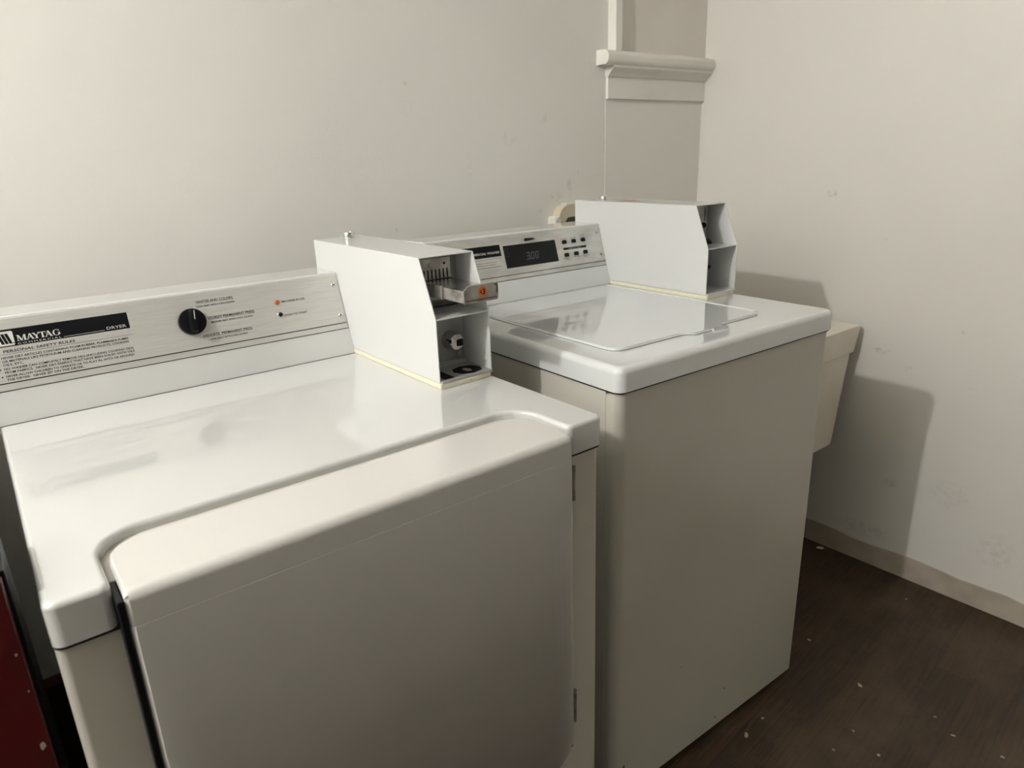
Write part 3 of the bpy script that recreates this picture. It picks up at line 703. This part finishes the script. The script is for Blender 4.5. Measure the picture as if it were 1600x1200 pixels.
finflat('display_outline', bm, M_seg, disp)
bm = bmesh.new(); A, B, fs = prism(bm, [(.3235, .1370), (.3300, .1368), (.3450, .1378), (.3580, .1400), (.3450, .1432), (.3250, .1440), (.3228, .1405)], .0012, .0055, 'z')
bmesh.ops.bevel(bm, geom=list(bm.edges), offset=.0008, segments=2, affect='EDGES'); bmesh.ops.transform(bm, matrix=F2, verts=bm.verts); fin('black_mark', bm, M_black, wash)  # small raised black mark above the display
bm = bmesh.new(); Z = .0016
labs = {(.4465, .1229): ('WHITES', ''), (.4778, .1229): ('COLORS', ''), (.5098, .1233): ('COLORS', 'BRIGHT'), (.4462, .0902): ('PERMANENT', 'PRESS'), (.4786, .0908): ('WOOLENS', ''), (.5099, .0915): ('DELICATES', 'AND KNITS')}
for (u, v), (a, b) in labs.items():
    b2 = bmesh.new(); prism(b2, rounded([(u-.0072, v-.0048), (u+.0072, v-.0048), (u+.0072, v+.0048), (u-.0072, v+.0048)], .0028, 4), .0010, .0036, 'z')
    bmesh.ops.bevel(b2, geom=[e for e in b2.edges if e.verts[0].co.z > .003 and e.verts[1].co.z > .003], offset=.0008, segments=2, affect='EDGES')
    bmesh.ops.transform(b2, matrix=F2, verts=b2.verts); fin('push_button', b2, M_black, wash)
    bm = bmesh.new()
    if v > .1:
        text_polys(bm, a, u-.009, v+.0072, .0022, F2, u+.009, Z)
        if b: text_polys(bm, b, u-.008, v+.0112, .0022, F2, u+.008, Z)
    else:
        text_polys(bm, a, u-.012, v-.0092, .0022, F2, u+.012, Z)
        if b: text_polys(bm, b, u-.007, v-.0130, .0022, F2, u+.007, Z)
    finflat('button_print', bm, M_inkblack, cons2)
bm = bmesh.new(); flat_poly(bm, [(.4390, .1030), (.5165, .1030), (.5165, .1085), (.4390, .1085)], F2, .0016); bar = finflat('button_bar', bm, M_inkblack, cons2)
bm = bmesh.new(); text_polys(bm, 'FABRIC SETTINGS', .457, .1045, .0024, F2, .498, .0018); finflat('bar_lettering', bm, M_inkwhite, cons2)
for u, v in ((.5606, .1370), (.5617, .0792)): screw(cons2, F2, u, v)

cb2, xi0, xi1 = coin_housing(wash, T2)
top_lock(cb2, .600, .625, T2+.209)
bm = bmesh.new(); add_box(bm, xi0, xi1, .352, .355, T2+.115, T2+.206, 0); fin('upper_back_plate', bm, M_boxin, cb2, 0)
bm = bmesh.new(); add_box(bm, xi0, xi1, .343, .346, T2+.009, T2+.1125, 0); fin('vault_door', bm, M_boxin, cb2, 0)
bm = bmesh.new(); add_box(bm, xi0, xi1, .258, .346, T2+.0085, T2+.0126, .0004, 1); fin('box_floor', bm, M_box, cb2)
bm = bmesh.new(); add_box(bm, xi0+.001, .6610, .336, .351, T2+.1150, T2+.2050, .001, 2); fin('coin_slot_plate', bm, M_zinc, cb2)
bm = bmesh.new(); add_box(bm, .6490, .6505, .3352, .3368, T2+.168, T2+.198, 0); fin('coin_slot', bm, M_hole, cb2, 0)
RX = Matrix.Rotation(math.radians(90), 4, 'X')
bm = bmesh.new(); lathe(bm, [(.0068, 0), (.0068, .004), (.0050, .006), (.0035, .006), (.0035, .0035), (0, .0035)], 22, Matrix.Translation((.6455, .336, T2+.158)) @ RX); fin('return_button', bm, M_black, cb2)
bm = bmesh.new(); add_box(bm, .6440, .6475, .3348, .3368, T2+.124, T2+.150, 0); prism(bm, [(.632, T2+.1148), (.661, T2+.1148), (.657, T2+.121), (.648, T2+.126), (.640, T2+.124)], .318, .3362, 'y'); fin('coin_return', bm, M_hole, cb2, 0)
barrel_lock(cb2, .648, .343, T2+.062, .012)
bm = bmesh.new(); add_box(bm, xi0+.001, .659, .334, .344, T2+.012, T2+.018, .001, 2); fin('vault_lip', bm, M_box, cb2)
bm = bmesh.new(); lathe(bm, [(.0050, 0), (.0050, .0008), (.0040, .0012), (0, .0010)], 24, Matrix.Translation((XB-.0026, .284, T2+.035)) @ Matrix.Rotation(math.radians(-90), 4, 'Y')); fin('side_plug', bm, M_box, cb2)
bm = bmesh.new(); flat_poly(bm, [(.600, .530), (.640, .530), (.640, .572), (.600, .572)], Matrix.Translation((0, 0, T2+.2092)), .0001); o = finflat('top_sticker', bm, M_russet, cb2); o['label'] = 'russet sticker on the box top'

# ---------------------------------------------------------------- laundry tub
tub = empty('laundry_tub', (1.74, YW, .30))
tag(tub, 'beige plastic laundry tub with tapered sides in the corner beyond the washing machine', 'laundry tub')
TI = Matrix.Translation((-1.74, -YW, -.30))
def loft(bm, loops, close_first=True, close_last=True):
    prev = None
    for lp_ in loops:
        cur = [bm.verts.new(c) for c in lp_]
        if prev:
            n_ = len(cur)
            for i in range(n_): bm.faces.new((prev[i], prev[(i+1) % n_], cur[(i+1) % n_], cur[i]))
        elif close_first: bm.faces.new(cur[::-1])
        prev = cur
    if close_last: bm.faces.new(prev)
def lring(x0, x1, y0, y1, z, r): return [(x, y, z) for x, y in rrect(x0, x1, y0, y1, r, 5)]
zr = H-.147
bm = bmesh.new()
YB_ = YW-.002
loft(bm, [lring(1.585, 1.965, .289, .835, H-.509, .012), lring(1.580, 1.968, .287, .84, H-.499, .015), lring(1.555, 2.008, .283, .870, zr-.082, .014),
          lring(1.550, 2.015, .278, YB_, zr-.078, .006), lring(1.538, 2.030, .274, YB_, zr-.004, .006), lring(1.540, 2.028, .276, YB_-.002, zr, .006),
          lring(1.582, 1.985, .320, YB_-.09, zr, .03), lring(1.586, 1.981, .324, YB_-.094, zr-.004, .03), lring(1.620, 1.940, .345, .78, H-.49, .04)])
bmesh.ops.transform(bm, matrix=TI, verts=bm.verts); fin('basin', bm, M_plasticsink, tub, 35)
bm = bmesh.new(); add_box(bm, 1.60, 1.64, .45, YW, H-.534, H-.507, .002, 1); add_box(bm, 1.84, 1.88, .45, YW, H-.534, H-.507, .002, 1)
bmesh.ops.transform(bm, matrix=TI, verts=bm.verts); fin('wall_bracket', bm, M_zinc, tub)

# ---------------------------------------------------------------- ivory thing on the back wall behind the washer
ob_ = empty('outlet_box', (1.43, YW, H+.10))
tag(ob_, 'ivory plastic outlet box with dark opening on the back wall behind the washing machine', 'outlet box')
OI = Matrix.Translation((-1.43, -YW, -(H+.10)))
def opart(name, bm, m, sm=35):
    bmesh.ops.transform(bm, matrix=OI, verts=bm.verts); return fin(name, bm, m, ob_, sm)
bm = bmesh.new(); prism(bm, rounded([(1.384, .06+H), (1.56, .06+H), (1.56, .2165+H), (1.384, .2165+H)], .038, 10), .868, YW, 'y')
bmesh.ops.bevel(bm, geom=[e for e in bm.edges if e.verts[0].co.y < .87 and e.verts[1].co.y < .87], offset=.003, segments=3, affect='EDGES'); opart('shell', bm, M_ivory)
bm = bmesh.new(); prism(bm, rounded([(1.408, .10+H), (1.53, .10+H), (1.53, .1815+H), (1.408, .1815+H)], .016, 6), .8655, .8682, 'y'); opart('opening', bm, M_greyplug)
bm = bmesh.new(); add_box(bm, 1.412, 1.49, .870, .893, .2150+H, .2215+H, .002, 2); opart('top_flange', bm, M_whiteplastic)
bm = bmesh.new(); prism(bm, rounded([(1.368, .08+H), (1.388, .08+H), (1.388, .186+H), (1.368, .186+H)], .0085, 6), .866, YW, 'y')
bmesh.ops.bevel(bm, geom=[e for e in bm.edges if e.verts[0].co.y < .87 and e.verts[1].co.y < .87], offset=.004, segments=3, affect='EDGES'); opart('side_latch', bm, M_whiteplastic)

# ---------------------------------------------------------------- red cabinet at the left edge
red = empty('red_cabinet', (-.27, .03, 0))
tag(red, 'dark red painted cabinet with chipped edge standing at the left of the dryer', 'cabinet')
RXR = -.0175
bm = bmesh.new(); add_box(bm, -.25, .27+RXR, .004, .10, .0, H+.030, .002, 2); add_box(bm, -.25, .195, .0995, .865, .0, H+.030, .002, 2); fin('carcass_and_light_block', bm, M_black, red)  # rear block is unseen, added to keep lamp light off the wall gap
bm = bmesh.new(); add_box(bm, -.25, .27+RXR-.003, -.012, .0035, .03, H+.028, .003, 3); fin('door', bm, M_red, red)
for x, z, s in ((-.0275, -.045, .0018), (-.0265, -.085, .0014), (-.0285, -.146, .0045)):
    bm = bmesh.new(); flat_poly(bm, [(.2715+x+s*.6*(.7+.6*random.random())*math.cos(t*math.pi/5), H+z+s*(.7+.6*random.random())*math.sin(t*math.pi/5)) for t in range(10)], Matrix(((1, 0, 0, 0), (0, 0, -1, -.0122), (0, 1, 0, 0), (0, 0, 0, 1))), 0)
    o = finflat('paint_chip', bm, M_base, red); o['label'] = 'pale spot where the red paint is chipped off'

# ---------------------------------------------------------------- debris on the floor
chip_pts = [(1.244, .023, .006), (1.172, .018, .010), (1.517, -.071, .009), (1.343, -.198, .006), (1.522, -.278, .006), (1.579, .098, .007), (1.539, -.369, .005), (1.957, .011, .005), (1.549, -.23, .004), (1.367, -.13, .004), (1.283, -.128, .004), (2.030, .317, .013)]
for i, (x, y, s) in enumerate(chip_pts):
    bm = bmesh.new(); n_ = 7; t0 = random.random()*6
    pts = [(s*(.55+.45*random.random())*math.cos(t0+t*2*math.pi/n_), s*.55*(.5+.5*random.random())*math.sin(t0+t*2*math.pi/n_)) for t in range(n_)]
    prism(bm, pts, 0, s*.18, 'z')
    o = fin('paint_flake', bm, M_whiteplastic if i == 11 else M_chip, None, 0); o.location = (x, y, 0); o.rotation_euler = (0, 0, random.random()*3)
    if i == 11: tag(o, 'white crumb of plaster on the floor against the foot of the right wall', 'debris')
    else: tag(o, 'small pale paint flake lying on the dark floorboards', 'debris', 'pale paint flakes scattered on the floorboards')

# ---------------------------------------------------------------- hanging bulb that lights the room
pb = empty('hanging_bulb', tuple(LAMP))
tag(pb, 'bare lit bulb hanging on a black cord from the ceiling', 'lamp')
bm = bmesh.new(); lathe(bm, [(0, -.030), (.012, -.0275), (.022, -.020), (.0285, -.008), (.030, .002), (.0275, .014), (.021, .027), (.0155, .040), (.0135, .050), (0, .050)], 32); fin('glass_bulb', bm, M_bulb, pb, 60)
bm = bmesh.new(); lathe(bm, [(0, .049), (.0175, .049), (.0175, .085), (.011, .095), (0, .095)], 24); fin('socket', bm, M_brass, pb)
bm = bmesh.new(); lathe(bm, [(0, .094), (.003, .094), (.003, ZC-LAMP.z), (0, ZC-LAMP.z)], 10); fin('cord', bm, M_black, pb)
